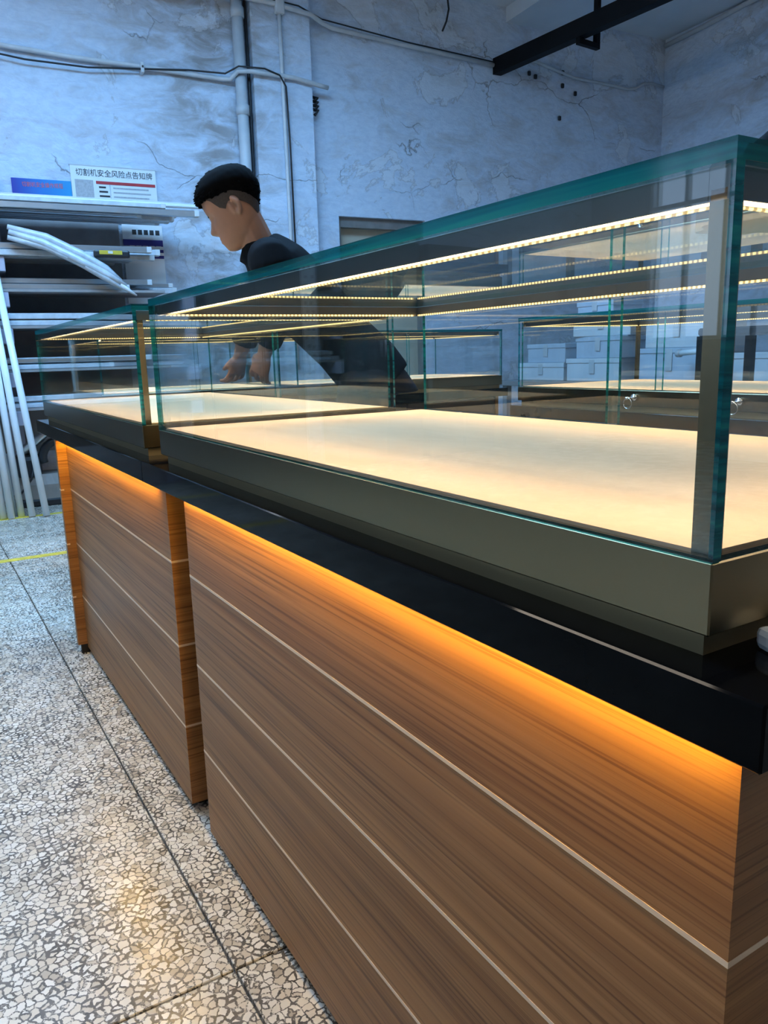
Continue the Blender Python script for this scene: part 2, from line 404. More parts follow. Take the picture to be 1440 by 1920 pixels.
right = struct(new_obj('wall_right', box_me(-0.3, 10.6, 0.0, 0.2, 0, CEIL), M['plaster'], None, CR, (0, 0, RZW - math.pi / 2)))
struct(box('wall_front', (4.6, 4.8, YL - 0.3, 7.2, 0, CEIL), M['darkwall']))
ceiling = struct(box('ceiling', (-7.2, 4.8, YL - 0.3, 7.2, CEIL, CEIL + 0.15), M['concrete']))
# left wall with three windows
bm = bmesh.new()
edges = [-7.0]
for wx in WINX: edges += [wx - 0.7, wx + 0.7]
edges.append(4.8)
for k in range(0, len(edges), 2): bm_box(bm, edges[k], edges[k + 1], YL - 0.25, YL, 0, CEIL)
for wx in WINX:
    bm_box(bm, wx - 0.7, wx + 0.7, YL - 0.25, YL, 0, 1.03); bm_box(bm, wx - 0.7, wx + 0.7, YL - 0.25, YL, 2.97, CEIL)
struct(new_obj('wall_left', mesh_of(bm), M['darkwall']))
for k, wx in enumerate(WINX):
    w = struct(thing('window_%d' % (k + 1), None, None, (wx, YL - 0.08, 1.03)))
    for x in (-0.68, -0.24, 0.22, 0.66):
        new_obj('window_frame', box_me(x - 0.02, x + 0.02, -0.03, 0.03, 0, 1.94), M['frame'], w)
    for z in (0.0, 1.36, 1.90):
        new_obj('window_frame', box_me(-0.66, 0.64, -0.025, 0.025, z, z + 0.04), M['frame'], w)

hw = struct(thing('window_5', None, None, P0, RZW))
for x in (-1.455, -0.9, -0.345): new_obj('window_frame', box_me(x - 0.02, x + 0.02, 0.01, 0.04, 2.695, 3.745), M['frame'], hw)
for z in (2.695, 3.705): new_obj('window_frame', box_me(-1.435, -0.365, 0.012, 0.038, z, z + 0.04), M['frame'], hw)
rl = struct(thing('window_4', None, None, (SKX, SKY, 3.86)))
for x in (-SKW / 2 - 0.03, -SKW / 6, SKW / 6, SKW / 2 + 0.03):
    new_obj('window_frame', box_me(x - 0.025, x + 0.025, -SKL / 2 - 0.055, SKL / 2 + 0.055, -0.02, 0.06), M['frame'], rl)
for y in (-SKL / 2 - 0.03, 0, SKL / 2 + 0.03):
    new_obj('window_frame', box_me(-SKW / 2, SKW / 2, y - 0.025, y + 0.025, -0.015, 0.055), M['frame'], rl)

# ------------------------------------------------------------------ pipes, conduits, beam on the wall
def wtube(name, pts, rad, m, label=None, cat=None, n=10, parent=None, group=None):
    o = tube(name, [wall_pt(*p) for p in pts], rad, m, parent, n)
    if label: tag(o, label, cat, group)
    return o
t = thing('drain_pipe', 'grey vertical drain pipe in the corner beside the pilaster', 'pipe', wall_pt(1.84, 0, 0.07))
def rel(o, p): return Vector(p) - o.location
tube('pipe_run', [rel(t, wall_pt(1.845, 0.0, 0.07)), rel(t, wall_pt(1.835, CEIL, 0.07))], 0.042, M['pipe'], t, 16)
for z in (1.15, 2.78, 3.45):
    tube('pipe_collar', [rel(t, wall_pt(1.84, z, 0.07)), rel(t, wall_pt(1.84, z + 0.07, 0.07))], 0.050, M['pipe'], t, 16)
wtube('cable', [(1.905, CEIL, 0.045), (1.908, 3.0, 0.05), (1.902, 2.0, 0.045), (1.905, 0.2, 0.05)], 0.012, M['cable'], 'thick black cable running down between drain pipe and pilaster', 'cable')
c1 = [(-1.2, 3.07, 0.03), (0.2, 3.062, 0.03), (0.64, 3.045, 0.03), (1.12, 3.042, 0.03), (1.70, 3.03, 0.03), (1.765, 3.03, 0.05), (1.80, 3.065, 0.13), (1.9, 3.075, 0.14), (2.24, 3.072, 0.13), (2.46, 3.045, 0.12), (2.53, 3.04, 0.11)]
wtube('conduit', c1, 0.017, M['pvc'], 'white conduit crossing the wall above the rack and pilaster', 'conduit')
wtube('cable', [(-1.2, 3.05, 0.05), (0.0, 3.02, 0.05), (0.35, 2.985, 0.055), (0.75, 2.985, 0.055), (1.12, 3.022, 0.05), (1.45, 3.055, 0.05), (1.72, 3.058, 0.07), (1.80, 3.09, 0.16), (2.0, 3.098, 0.16), (2.12, 3.07, 0.15), (2.17, 3.0, 0.14), (2.185, 2.6, 0.13), (2.19, 1.2, 0.13)], 0.0065, M['cable'], 'thin black cable sagging along the conduit then dropping down pilaster', 'cable')
wtube('conduit', [(1.2, 3.53, 0.12), (1.53, 3.55, 0.12), (1.89, 3.575, 0.12), (2.10, 3.565, 0.13), (2.40, 3.535, 0.13), (2.52, 3.52, 0.06), (2.62, 3.505, 0.03), (3.4, 3.465, 0.03), (4.15, 3.43, 0.03)], 0.017, M['pvc'], 'white conduit running from pilaster to the black steel beam', 'conduit')
wtube('cable', [(1.2, 3.552, 0.14), (1.89, 3.60, 0.14), (2.30, 3.575, 0.14), (2.52, 3.545, 0.06), (3.3, 3.492, 0.04), (4.15, 3.452, 0.04)], 0.0055, M['cable'], 'thin black cable lying on the conduit that reaches the beam', 'cable')
wtube('conduit', [(2.15, 3.56, 0.12), (2.152, 3.06, 0.12), (2.157, 1.97, 0.12), (2.16, 0.9, 0.12)], 0.015, M['pvc'], 'white vertical conduit running down the face of the pilaster', 'conduit')
tag(wall_obj('conduit_tee', box_me(2.115, 2.19, -0.15, -0.10, 3.50, 3.60, bev=0.012, seg=2), M['pvc']), 'white plastic tee box where conduits meet on the pilaster', 'tee box')
t = thing('pipe_clip', 'small clip holding conduit and cable above the signs', 'clip', wall_pt(1.12, 3.03, 0.0))
t.rotation_euler = (0, 0, RZW)
new_obj('strap', box_me(-0.012, 0.012, -0.07, 0.0, -0.035, 0.035, bev=0.004), M['pvc'], t)
new_obj('screw', box_me(-0.006, 0.006, -0.078, -0.068, -0.004, 0.008), M['cable'], t)
wtube('conduit', [(4.45, 3.55, 0.02), (4.72, 3.50, 0.02), (5.06, 3.438, 0.02), (5.4, 3.432, 0.02), (5.72, 3.415, 0.02), (5.80, 3.43, 0.03), (5.90, 3.485, 0.03), (6.0, 3.50, 0.03), (6.17, 3.485, 0.03)], 0.013, M['pipe'], 'thin grey bent conduit on the wall to the corner', 'conduit')
# wire bundle and bolts at the pilaster edge
bm = bmesh.new()
for k in range(4):
    sweep(bm, [wall_pt(2.41, 2.99 - 0.03 * k, 0.02), wall_pt(2.46, 2.97 - 0.03 * k, 0.06), wall_pt(2.43, 2.95 - 0.035 * k, 0.05)], 0.012, 6)
tag(new_obj('wire_coil', mesh_of(bm, True), M['cable']), 'small dark coil of wire hanging at the conduit end', 'wire')
for s, z, lb in ((4.93, 3.47, 'small dark bolt just above the bent conduit'), (4.93, 3.36, 'dark bolt stub just below the bent conduit'), (5.08, 3.31, 'round black hole plug under the bent conduit'),
                 (4.55, 3.42, 'dark bolt nearest to the black beam end'), (4.62, 3.40, 'second dark bolt from the black beam end'), (4.90, 3.08, 'lone dark nail low on the wall under the conduit')):
    tag(wall_obj('wall_bolt', box_me(s - 0.016, s + 0.016, -0.02, 0.0, z - 0.02, z + 0.02, bev=0.006), M['cable']), lb, 'bolt', 'bolt stubs in the back wall')
# hanging wire near the ceiling and cable along right wall
wtube('cable', [(3.68, CEIL, 0.03), (3.69, 3.80, 0.04), (3.66, 3.70, 0.05), (3.62, 3.62, 0.05)], 0.008, M['cable'], 'short black wire dangling from the ceiling above the wall', 'cable')
def rw(d, z, off=0.02):   # along the right wall, d metres from the corner
    return CR + NW * d - DW * off + Vector((0, 0, z))
tag(tube('cable', [rw(0.02, 3.86), rw(0.5, 3.87), rw(0.9, 3.89), rw(1.1, 3.88, 0.05), rw(1.6, 3.90), rw(3.0, 3.90), rw(6.0, 3.9)], 0.022, M['pipe']), 'grey cable run along the top of the side wall', 'cable')
# black steel beam with a bracket
b = thing('steel_beam', 'black steel channel beam projecting from the wall under the ceiling', 'beam', (-5.55, 4.40, 3.43))
ang = math.atan2(0.12, 1.85)
b.rotation_euler = (0, 0, ang)
new_obj('web', box_me(0.0, 6.5, -0.055, -0.043, -0.065, 0.065), M['beam'], b)
new_obj('flange', box_me(0.0, 6.5, -0.043, 0.03, 0.055, 0.065), M['beam'], b)
new_obj('flange', box_me(0.0, 6.5, -0.043, 0.03, -0.065, -0.055), M['beam'], b)
new_obj('end_plate', box_me(-0.02, 0.0, -0.07, 0.07, -0.07, 0.08), M['pipe'], b)
new_obj('bracket', box_me(0.95, 0.99, 0.0, 0.19, -0.115, -0.075), M['beam'], b)
new_obj('bracket', box_me(0.95, 0.99, -0.05, 0.0, -0.115, -0.06), M['beam'], b)
new_obj('hanger', box_me(0.95, 0.99, 0.15, 0.19, -0.075, 0.48), M['beam'], b)
tag(new_obj('ceiling_beam', box_me(4.30, 4.95, -0.9, 0.0, 3.80, CEIL), M['concrete'], None, P0, (0, 0, RZW)), 'pale concrete stub under the ceiling above the black beam', 'ceiling beam')

# ------------------------------------------------------------------ display cases and counters
ZP = 0.7779; ZB = 0.0177; ZD = 0.0665; ZG = 0.302; ZT = 0.3141; CH0 = 0.283
def pane(name, b, parent, flat):
    """a glass pane: clear faces across axis `flat`, teal edges round it"""
    bm = bmesh.new(); bm_box(bm, *b); bmesh.ops.recalc_face_normals(bm, faces=bm.faces[:])
    for f in bm.faces:
        f.material_index = 0 if abs(f.normal[flat]) > 0.9 else 1
    me = bpy.data.meshes.new('mesh'); bm.to_mesh(me); bm.free()
    me.materials.append(M['glass']); me.materials.append(M['edge'])
    return new_obj(name, me, None, parent)
def make_case(label, loc, rz, Lc, Wc, door_at, keys=()):
    t = thing('display_case', label, 'display case', loc, rz, 'glass display cases of the counter island')
    box('plinth', (-Lc + 0.0103, -0.0103, 0.0103, Wc - 0.0103, 0.0, ZB), M['plinth'], t)
    box('base_band', (-Lc, 0, 0, Wc, ZB, ZD), M['champ'], t, bev=0.0012)
    box('deck', (-Lc + 0.012, -0.012, 0.012, Wc - 0.016, ZD, ZD + 0.003), M['deck'], t)
    g = 0.008
    pane('front_pane', (-Lc, 0, 0, g, ZD, ZG), t, 1)
    pane('end_pane', (-g - 0.001, -0.001, g, Wc - 0.001, ZD, ZG), t, 0)
    pane('end_pane', (-Lc + 0.001, -Lc + g + 0.001, g, Wc - 0.001, ZD, ZG), t, 0)
    pane('top_pane', (-Lc, 0, 0, Wc, ZG, ZT), t, 2)
    pane('sliding_pane', (-Lc + g + 0.003, -door_at, Wc - 0.007, Wc - 0.001, ZD + 0.003, ZG - 0.003), t, 1)
    pane('sliding_pane', (-door_at - 0.02, -g - 0.003, Wc - 0.015, Wc - 0.009, ZD + 0.003, ZG - 0.003), t, 1)
    # metal channels under the top with a diode strip on the inner lower edge of each
    def strip(ch, lip, along, cx, cy, ln):
        x0, x1, ya, yb = ch; e = 0.0015
        bm = bmesh.new()
        bm_box(bm, x0, x1, ya, yb, CH0 + 0.0065, ZG - 0.0005)
        if along == 0: bm_box(bm, x0, x1, ya, ya + e, CH0, CH0 + 0.0065); bm_box(bm, x0, x1, yb - e, yb, CH0, CH0 + 0.0065)
        else: bm_box(bm, x0, x0 + e, ya, yb, CH0, CH0 + 0.0065); bm_box(bm, x1 - e, x1, ya, yb, CH0, CH0 + 0.0065)
        c = new_obj('led_channel', mesh_of(bm), M['channel'], t)
        box('led_strip', (*lip, CH0 - 0.0012, CH0 + 0.0022), M['led'], c)
        area_light('recessed_led', (cx, cy, CH0 + 0.0055), (0, 0, 0 if along == 0 else math.pi / 2), ln, 0.010, LED_W * ln, (1.0, 0.745, 0.44), t)
    a0, a1 = g + 0.001, g + 0.015; w = 0.0028; b0, b1 = Wc - 0.031, Wc - 0.017
    strip((-Lc + 0.024, -0.024, a0, a1), (-Lc + 0.03, -0.03, a1, a1 + w), 0, -Lc / 2, (a0 + a1) / 2, Lc - 0.08)
    strip((-Lc + 0.024, -0.024, b0, b1), (-Lc + 0.03, -0.03, b0 - w, b0), 0, -Lc / 2, (b0 + b1) / 2, Lc - 0.08)
    strip((-0.0235, -0.0095, a0, b1), (-0.0235 - w, -0.0235, 0.034, Wc - 0.042), 1, -0.0165, Wc / 2, Wc - 0.10)
    strip((-Lc + 0.0095, -Lc + 0.0235, a0, b1), (-Lc + 0.0235, -Lc + 0.0235 + w, 0.034, Wc - 0.042), 1, -Lc + 0.0165, Wc / 2, Wc - 0.10)
    box('corner_post', (-0.023, -0.0095, g + 0.0015, g + 0.0145, ZD, CH0), M['champ'], t)
    for kx in keys:
        k = thing('lock', None, None, (-kx, Wc, ZD - 0.022)); k.parent = t
        for q in ('category', 'label', 'group'):
            if q in k: del k[q]
        tube('lock_barrel', [(0, -0.001, 0), (0, 0.012, 0)], 0.011, M['chrome'], k, 14)
        tube('key', [(0, 0.012, 0), (0, 0.045, 0)], [0.004, 0.004], M['chrome'], k, 8)
        ring = [(0.016 * math.sin(a), 0.036, -0.016 + 0.016 * math.cos(a)) for a in [2 * math.pi * i / 20 for i in range(21)]]
        tube('key_ring', ring, 0.0015, M['chrome'], k, 6)
    return t
ZS = 0.7348; ZL = (0.5706, 0.3874, 0.2041); ZBOT = 0.0205
plank_cache = {}
def make_counter(label, loc, rz, Lb, Wb, ends=(True, True), fin=None):
    t = thing('counter', label, 'counter', loc, rz, 'wood veneered counters of the island')
    th = 0.018
    box('carcass', (-Lb + th, -th, th, Wb - 0.02, ZBOT, ZS), M['dark'], t)
    tops = (ZS,) + ZL; bots = ZL + (ZBOT,)
    for k in range(4):
        z1 = tops[k] - (0.0024 if k else 0.0); z0 = bots[k] + (0.0024 if k < 3 else 0)
        # mitred planks round the front and both ends
        for side in range(3):
            bm = bmesh.new()
            if side == 0: q = [(-Lb, 0), (0, 0), (-th, th), (-Lb + th, th)]
            elif side == 1: q = [(0, 0), (0, Wb), (-th, Wb), (-th, th)]
            else: q = [(-Lb, Wb), (-Lb, 0), (-Lb + th, th), (-Lb + th, Wb)]
            lo = [bm.verts.new((x, y, z0)) for x, y in q]; hi = [bm.verts.new((x, y, z1)) for x, y in q]
            bm.faces.new(lo[::-1]); bm.faces.new(hi)
            for i in range(4): bm.faces.new((lo[i], lo[(i + 1) % 4], hi[(i + 1) % 4], hi[i]))
            new_obj('plank', mesh_of(bm), M['wood'], t)
    for z in ZL:
        bm = bmesh.new(); d = -0.0004
        bm_box(bm, -Lb + d, -d, d, 0.01, z - 0.0024, z + 0.0024)
        bm_box(bm, -0.01, -d, 0.01, Wb, z - 0.0024, z + 0.0024)
        bm_box(bm, -Lb + d, -Lb + 0.01, 0.01, Wb, z - 0.0024, z + 0.0024)
        new_obj('inlay_strip', mesh_of(bm), M['inlay'], t)
    # staff side: drawers above doors
    n = 2
    for i in range(n):
        x0 = -Lb + th + (Lb - 2 * th) * i / n; x1 = -Lb + th + (Lb - 2 * th) * (i + 1) / n
        dr = new_obj('drawer', box_me(x0 + 0.003, x1 - 0.003, Wb - 0.02, Wb - 0.002, 0.59, ZS - 0.01, bev=0.002), M['dark'], t)
        new_obj('knob', box_me((x0 + x1) / 2 - 0.05, (x0 + x1) / 2 + 0.05, Wb - 0.002, Wb + 0.012, 0.655, 0.667, bev=0.003), M['chrome'], dr)
        dd = new_obj('cabinet_door', box_me(x0 + 0.003, x1 - 0.003, Wb - 0.02, Wb - 0.002, 0.03, 0.584, bev=0.002), M['dark'], t)
        new_obj('pull', box_me(x0 + 0.05, x0 + 0.062, Wb - 0.002, Wb + 0.012, 0.35, 0.47, bev=0.003), M['chrome'], dd)
    for fx in (-0.05, -Lb + 0.05):
        for fy in (0.045, Wb - 0.06):
            new_obj('foot', box_me(fx - 0.025, fx + 0.025, fy - 0.025, fy + 0.025, 0, ZBOT, bev=0.003), M['foot'], t)
    if fin:
        f = new_obj('end_panel', box_me(-Lb - 0.026, -Lb, -0.030, Wb, ZBOT + 0.012, ZS - 0.001), M['wood'], t)
        for z in ZL:
            new_obj('inlay_strip', box_me(-Lb - 0.0262, -Lb + 0.0002, -0.0302, -0.02, z - 0.0024, z + 0.0024), M['inlay'], f)
        new_obj('foot', box_me(-Lb - 0.02, -Lb - 0.004, -0.02, 0.03, 0, ZBOT + 0.012), M['foot'], t)
    return t
def make_worktop(label, loc, rz, x0, x1, y0, y1, gx0, gx1):
    t = thing('worktop', label, 'worktop', loc, rz, 'polished black worktops of the island')
    box('slab', (x0, x1, y0, y1, ZS, ZP), M['slab'], t, bev=0.0015)
    # amber strip under the front overhang, in a small channel
    c = box('strip_channel', (gx0, gx1, y0 + 0.012, y0 + 0.016, ZS - 0.002, ZS), M['channel'], t)
    box('glow_strip', (gx0, gx1, y0 + 0.016, y0 + 0.024, ZS - 0.0018, ZS), M['amber'], c)
    return t

make_counter('nearest wood counter with glowing top edge beside the camera', (0, 0, 0), 0, 1.1549, 0.62)
make_counter('wood counter beyond the narrow gap, with a projecting end panel', (-1.2751, 0, 0), 0, 1.1394, 0.62, fin=True)
make_worktop('black worktop under the nearest display case', (0, 0, 0), 0, -1.3235, 0.0312, -0.0312, 0.66, -1.15, -0.002)
make_worktop('black worktop of the second counter, ending at the far left', (0, 0, 0), 0, -2.80, -1.3245, -0.0312, 0.66, -2.405, -1.328)
make_case('nearest long glass display case with dark metal base', (-0.0255, -0.0055, ZP), 0, 1.2384, 0.633, 0.64)
make_case('second glass display case along the front row, past the gap', (-1.390, -0.0055, ZP), 0, 1.380, 0.633, 0.70)
# the left wing (outer side to -X)
make_counter('wing counter across the end of the front row', (-3.69, 0.28, 0), math.radians(-90), 0.74, 0.62)
make_counter('wing counter behind the standing man', (-3.69, 1.16, 0), math.radians(-90), 1.20, 0.62)
make_worktop('black worktop across the end of the front row', (-3.69, 0.28, 0), math.radians(-90), -0.80, 0.03, -0.0312, 0.66, -0.72, -0.02)
make_worktop('black worktop behind the standing man', (-3.69, 1.16, 0), math.radians(-90), -1.235, 0.075, -0.0312, 0.66, -1.18, -0.02)
make_case('short glass display case across the end of the front row', (-3.695, 0.26, ZP), math.radians(-90), 0.80, 0.633, 0.40)
make_case('glass display case behind the standing man', (-3.695, 1.14, ZP), math.radians(-90), 1.24, 0.633, 0.62, keys=(0.55,))
# the opposite row (outer side to +Y, staff side to us)
YO = 2.15
make_counter('opposite counter at the left of its row, staff side facing us', (-1.93, YO, 0), math.pi, 1.18, 0.62)
make_counter('opposite counter further right, staff side facing us', (-0.62, YO, 0), math.pi, 1.18, 0.62)
make_worktop('black worktop of the opposite left counter', (-1.93, YO, 0), math.pi, -1.248, 0.03, -0.0312, 0.66, -1.16, -0.02)
make_worktop('black worktop of the opposite right counter', (-0.62, YO, 0), math.pi, -1.21, 0.06, -0.0312, 0.66, -1.16, -0.02)
make_case('opposite display case with a brass corner post and key in its lock', (-1.945, YO + 0.005, ZP), math.pi, 1.24, 0.64, 0.62, keys=(0.55, 0.91))
make_case('opposite display case furthest to the right', (-0.60, YO + 0.005, ZP), math.pi, 1.24, 0.64, 0.62, keys=(0.30,))

# bits lying on the near case and worktop
bm = bmesh.new()
bmesh.ops.create_icosphere(bm, subdivisions=4, radius=1.0)
for v in bm.verts:
    p = v.co.copy()
    k = 1 + 0.16 * math.sin(5 * p.x + 2 * p.y) + 0.13 * math.sin(7 * p.y - 3 * p.x + 1) + 0.08 * math.sin(13 * p.x + 9 * p.y)
    v.co = Vector((p.x * 0.050 * k, p.y * 0.055 * k, max(p.z, 0.0) ** 0.6 * 0.076 * (0.6 + 0.4 * k) * (1 + 0.12 * math.sin(9 * p.y))))
tag(new_obj('black_cloth', mesh_of(bm, True), M['shirt'], None, (-0.229, 0.328, ZP + ZT)), 'crumpled black cloth heaped on top of the nearest case', 'cloth')
t = thing('plug', 'small white plastic plug end lying on the black worktop', 'plug', (-0.0155, 0.046, ZP), math.radians(-22))
new_obj('plug_body', box_me(-0.009, 0.009, -0.006, 0.03, 0.0, 0.016, bev=0.005, seg=2), M['white'], t)
tube('lead', [(0, 0.03, 0.009), (0.0, 0.08, 0.005), (0.02, 0.16, 0.004), (0.01, 0.3, 0.004)], 0.0035, M['white'], t, 8)

# ------------------------------------------------------------------ rack with wrapped profiles, signs, tubes, saw
rk = thing('cantilever_rack', 'lavender grey steel rack holding long wrapped profiles against the wall', 'rack', P0, RZW)
LV = (0.68, 0.93, 1.21, 1.44, 1.66, 1.95)
for s in (-1.6, 0.02):
    new_obj('upright', box_me(s - 0.05, s + 0.05, -0.10, -0.02, 0, 2.25), M['rackm'], rk)
    for k, z in enumerate(LV):
        d = 0.545 + 0.006 * (5 - k)
        new_obj('arm', box_me(s - 0.045, s + 0.045, -d, -0.10, z - 0.10, z - 0.005, bev=0.004), M['rackm'], rk)
for k, z in enumerate(LV[:4]):
    new_obj('shelf_board', box_me(-1.65, 1.05, -0.56, -0.11, z - 0.004, z + 0.012), M['board'], rk)
new_obj('back_board', box_me(-1.65, 0.86, -0.019, -0.004, 0.35, 2.04), M['board'], rk)
names = {0: 'lowest', 1: 'second', 2: 'third', 3: 'fourth', 4: 'fifth', 5: 'top'}
ORD = ('first', 'second', 'third', 'fourth', 'fifth', 'sixth')
for k, z in enumerate(LV):
    cnt = (10, 10, 10, 9, 12, 12)[k]; per = 5 if k < 4 else 6
    zz0 = z + (0.012 if k < 4 else -0.004)
    for i in range(cnt):
        layer, pos = divmod(i, per)
        w = random.uniform(0.05, 0.072); h = random.uniform(0.028, 0.040)
        y = -0.16 - pos * (0.088 if k < 4 else 0.076); z0 = zz0 + layer * 0.042 + 0.001
        s1 = (0.7, 0.8, 0.85, 1.05, 0.98, 1.25)[k] + random.uniform(-0.32, 0.16); s0 = -1.7 + random.uniform(0.0, 0.2)
        o = thing('wrapped_profile', 'milky wrapped profile, %s from the wall in the %s layer of the %s rack level' % (ORD[pos], ('bottom', 'upper')[layer], names[k]), 'profile', P0, RZW, 'profiles on the %s rack level' % names[k])
        o.rotation_euler.z = RZW + random.uniform(-0.005, 0.005)
        mm = M['film'] if random.random() < 0.75 else M['alu']
        bm = bmesh.new(); bm_box(bm, s0, s1, y - w / 2, y + w / 2, z0, z0 + h)
        bmesh.ops.bevel(bm, geom=bm.edges[:], offset=0.004, segments=1, affect='EDGES', profile=0.5)
        new_obj('profile_bar', mesh_of(bm), mm, o)
        new_obj('end_cap', box_me(s1 - 0.03, s1 + 0.004, y - w / 2 - 0.002, y + w / 2 + 0.002, z0 - 0.0005, z0 + h + 0.002, bev=0.003), M['pvc'], o)
# one long strip reaching out to the right on the top level
o = thing('long_strip', 'slim white strip sticking out furthest right from the rack top', 'strip', P0, RZW)
new_obj('strip_bar', box_me(-1.0, 1.50, -0.42, -0.37, 2.032, 2.052, bev=0.004), M['white'], o)
new_obj('strip_lip', box_me(-1.0, 1.50, -0.372, -0.365, 2.052, 2.070), M['pvc'], o)
# drooping wrapped bundle
o = thing('drooping_bundle', 'plastic wrapped bundle slanting down from the rack', 'bundle', (0, 0, 0))
bm = bmesh.new()
pts = [wall_pt(0.10, 1.79, 0.63), wall_pt(0.30, 1.735, 0.63), wall_pt(0.50, 1.64, 0.63), wall_pt(0.66, 1.55, 0.63), wall_pt(0.77, 1.475, 0.63)]
for q in range(3):
    dz = Vector((0, 0, 0.030 - 0.030 * q)); ex = NW * (0.008 * (q % 2))
    rr = [0.016, 0.026, 0.028, 0.027, 0.012]
    sweep(bm, [p + dz * (1.0 - 0.02 * i + 0.08 * math.sin(2.3 * i + q)) + ex + DW * (0.02 * math.sin(3 * q + i)) for i, p in enumerate(pts)], rr, 7)
new_obj('wrapped_body', mesh_of(bm, True), M['film'], o)
tube('loose_end', [wall_pt(0.75, 1.48, 0.63), wall_pt(0.80, 1.44, 0.64), wall_pt(0.845, 1.41, 0.64)], [0.022, 0.012, 0.005], M['pvc'], o, 8)

def text(name, s, x, z, size, y, m, parent, width=None):
    cu = bpy.data.curves.new(name, 'FONT'); cu.body = s; cu.size = size; cu.align_x = 'LEFT'; cu.align_y = 'CENTER'; cu.extrude = 0.0006; cu.offset = 0.0
    o = bpy.data.objects.new(name, cu); COL.objects.link(o)
    o.parent = parent; o.location = (x, y, z); o.rotation_euler = (math.pi / 2, 0, 0)
    bpy.context.view_layer.update()
    dg = bpy.context.evaluated_depsgraph_get(); me = bpy.data.meshes.new_from_object(o.evaluated_get(dg))
    bpy.data.objects.remove(o); bpy.data.curves.remove(cu)
    if width and me.vertices:
        xs = [v.co.x for v in me.vertices]; k = width / max(1e-6, max(xs) - min(xs)); a = min(xs)
        for v in me.vertices: v.co.x = (v.co.x - a) * k
    me.materials.clear(); me.materials.append(m)
    o = bpy.data.objects.new(name, me); COL.objects.link(o)
    o.parent = parent; o.location = (x, y, z); o.rotation_euler = (math.pi / 2, 0, 0)
    return o
# signs on the back wall (local x along the wall, y into it)
sg = thing('safety_sign', 'white notice board with black heading and a red bar above the rack', 'sign', P0, RZW)
new_obj('board', box_me(0.568, 1.159, -0.014, -0.002, 1.97, 2.352), M['paper'], sg)
text('heading', '切割机安全风险点告知牌', 0.603, 2.302, 0.052, -0.0152, M['ink'], sg, 0.53)
new_obj('red_bar', box_me(0.735, 1.150, -0.016, -0.014, 2.232, 2.252), M['red'], sg)
new_obj('photo_print', box_me(0.592, 0.715, -0.016, -0.014, 2.02, 2.255), M['greyink'], sg)
for i in range(6):
    new_obj('text_line', box_me(0.752, 0.80 + 0.012 * (i % 3), -0.0155, -0.014, 2.205 - 0.03 * i, 2.217 - 0.03 * i), M['ink'], sg)
    new_obj('text_line', box_me(0.85, 1.10 + 0.015 * (i % 2), -0.0155, -0.014, 2.205 - 0.03 * i, 2.215 - 0.03 * i), M['greyink'], sg)
new_obj('divider', box_me(0.826, 0.832, -0.0155, -0.014, 1.98, 2.232), M['pipe'], sg)
new_obj('edge_strip', box_me(0.564, 1.163, -0.016, -0.001, 2.349, 2.356), M['pipe'], sg)
sb = thing('blue_sign', 'blue gradient sign with red lettering above the rack', 'sign', P0, RZW)
new_obj('board', box_me(0.18, 0.566, -0.012, -0.002, 1.98, 2.238), M['gradblue'], sb)
text('lettering', '切割机安全操作规程', 0.245, 2.198, 0.036, -0.013, M['redlet'], sb, 0.265)
s2 = thing('notice_board', 'white notice board with dark blue bands partly behind the rack profiles', 'sign', P0, RZW)
new_obj('board', box_me(0.885, 1.175, -0.012, -0.002, 1.40, 1.965), M['paper'], s2)
for k in range(5): new_obj('heading_mark', box_me(0.955 + 0.042 * k, 0.985 + 0.042 * k, -0.0135, -0.012, 1.895, 1.93), M['ink'], s2)
for z in (1.815, 1.770, 1.728): new_obj('blue_band', box_me(0.885, 1.173, -0.0135, -0.012, z, z + 0.045 if z > 1.8 else z + 0.022), M['blueink'], s2)
for z in (1.805, 1.758):
    for k in range(5): new_obj('white_mark', box_me(0.93 + 0.048 * k, 0.965 + 0.048 * k, -0.0142, -0.0128, z - 0.008, z + 0.012), M['paper'], s2)
sl = thing('spirit_level', 'black spirit level with yellow label hanging under the rack level', 'spirit level', P0, RZW)
new_obj('body', box_me(0.60, 0.83, -0.605, -0.575, 1.655, 1.705, bev=0.012, seg=2), M['motor'], sl)
new_obj('label_plate', box_me(0.635, 0.78, -0.608, -0.605, 1.675, 1.70), M['lyellow'], sl)
new_obj('vial', box_me(0.69, 0.72, -0.610, -0.607, 1.68, 1.696), M['pvc'], sl)

# leaning white tubes
tubes = [((-5.107, 0.257, 0), (-5.300, 0.172, 1.29)), ((-5.151, 0.176, 0), (-5.270, 0.133, 0.924)), ((-5.20, 0.117, 0), (-5.270, 0.092, 0.79)),
         ((-5.26, 0.085, 0), (-5.29, 0.052, 0.62)), ((-5.166, 0.054, 0), (-5.220, 0.040, 0.50)), ((-5.189, 0.010, 0), (-5.235, -0.002, 0.50))]
tl = ['rightmost of the white tubes leaning by the rack', 'second white tube from the right leaning by the rack', 'third white tube from the right leaning by the rack',
      'thin white tube behind the others leaning by the rack', 'white tube leaning next to the leftmost one by the rack', 'leftmost of the white tubes leaning by the rack']
for k, (a, b_) in enumerate(tubes):
    a = Vector(a); d = (Vector(b_) - a).normalized()
    t = thing('leaning_tube', tl[k], 'tube', a, 0, 'white tubes leaning by the rack')
    rr = 0.0215 if k != 3 else 0.015
    lift = Vector((0, 0, rr * math.sqrt(1 - d.z ** 2)))
    tube('tube_body', [lift, lift + d * 1.56], rr, M['white'], t, 16)
    tube('end_cap', [lift + d * 1.56, lift + d * 1.575], rr + 0.002, M['pvc'], t, 16)

# floor saw behind the tubes
sw = thing('cut_off_saw', 'beige and black cut-off saw on the floor behind the leaning tubes', 'saw', (-5.66, 0.33, 0), RZW - math.pi / 2)
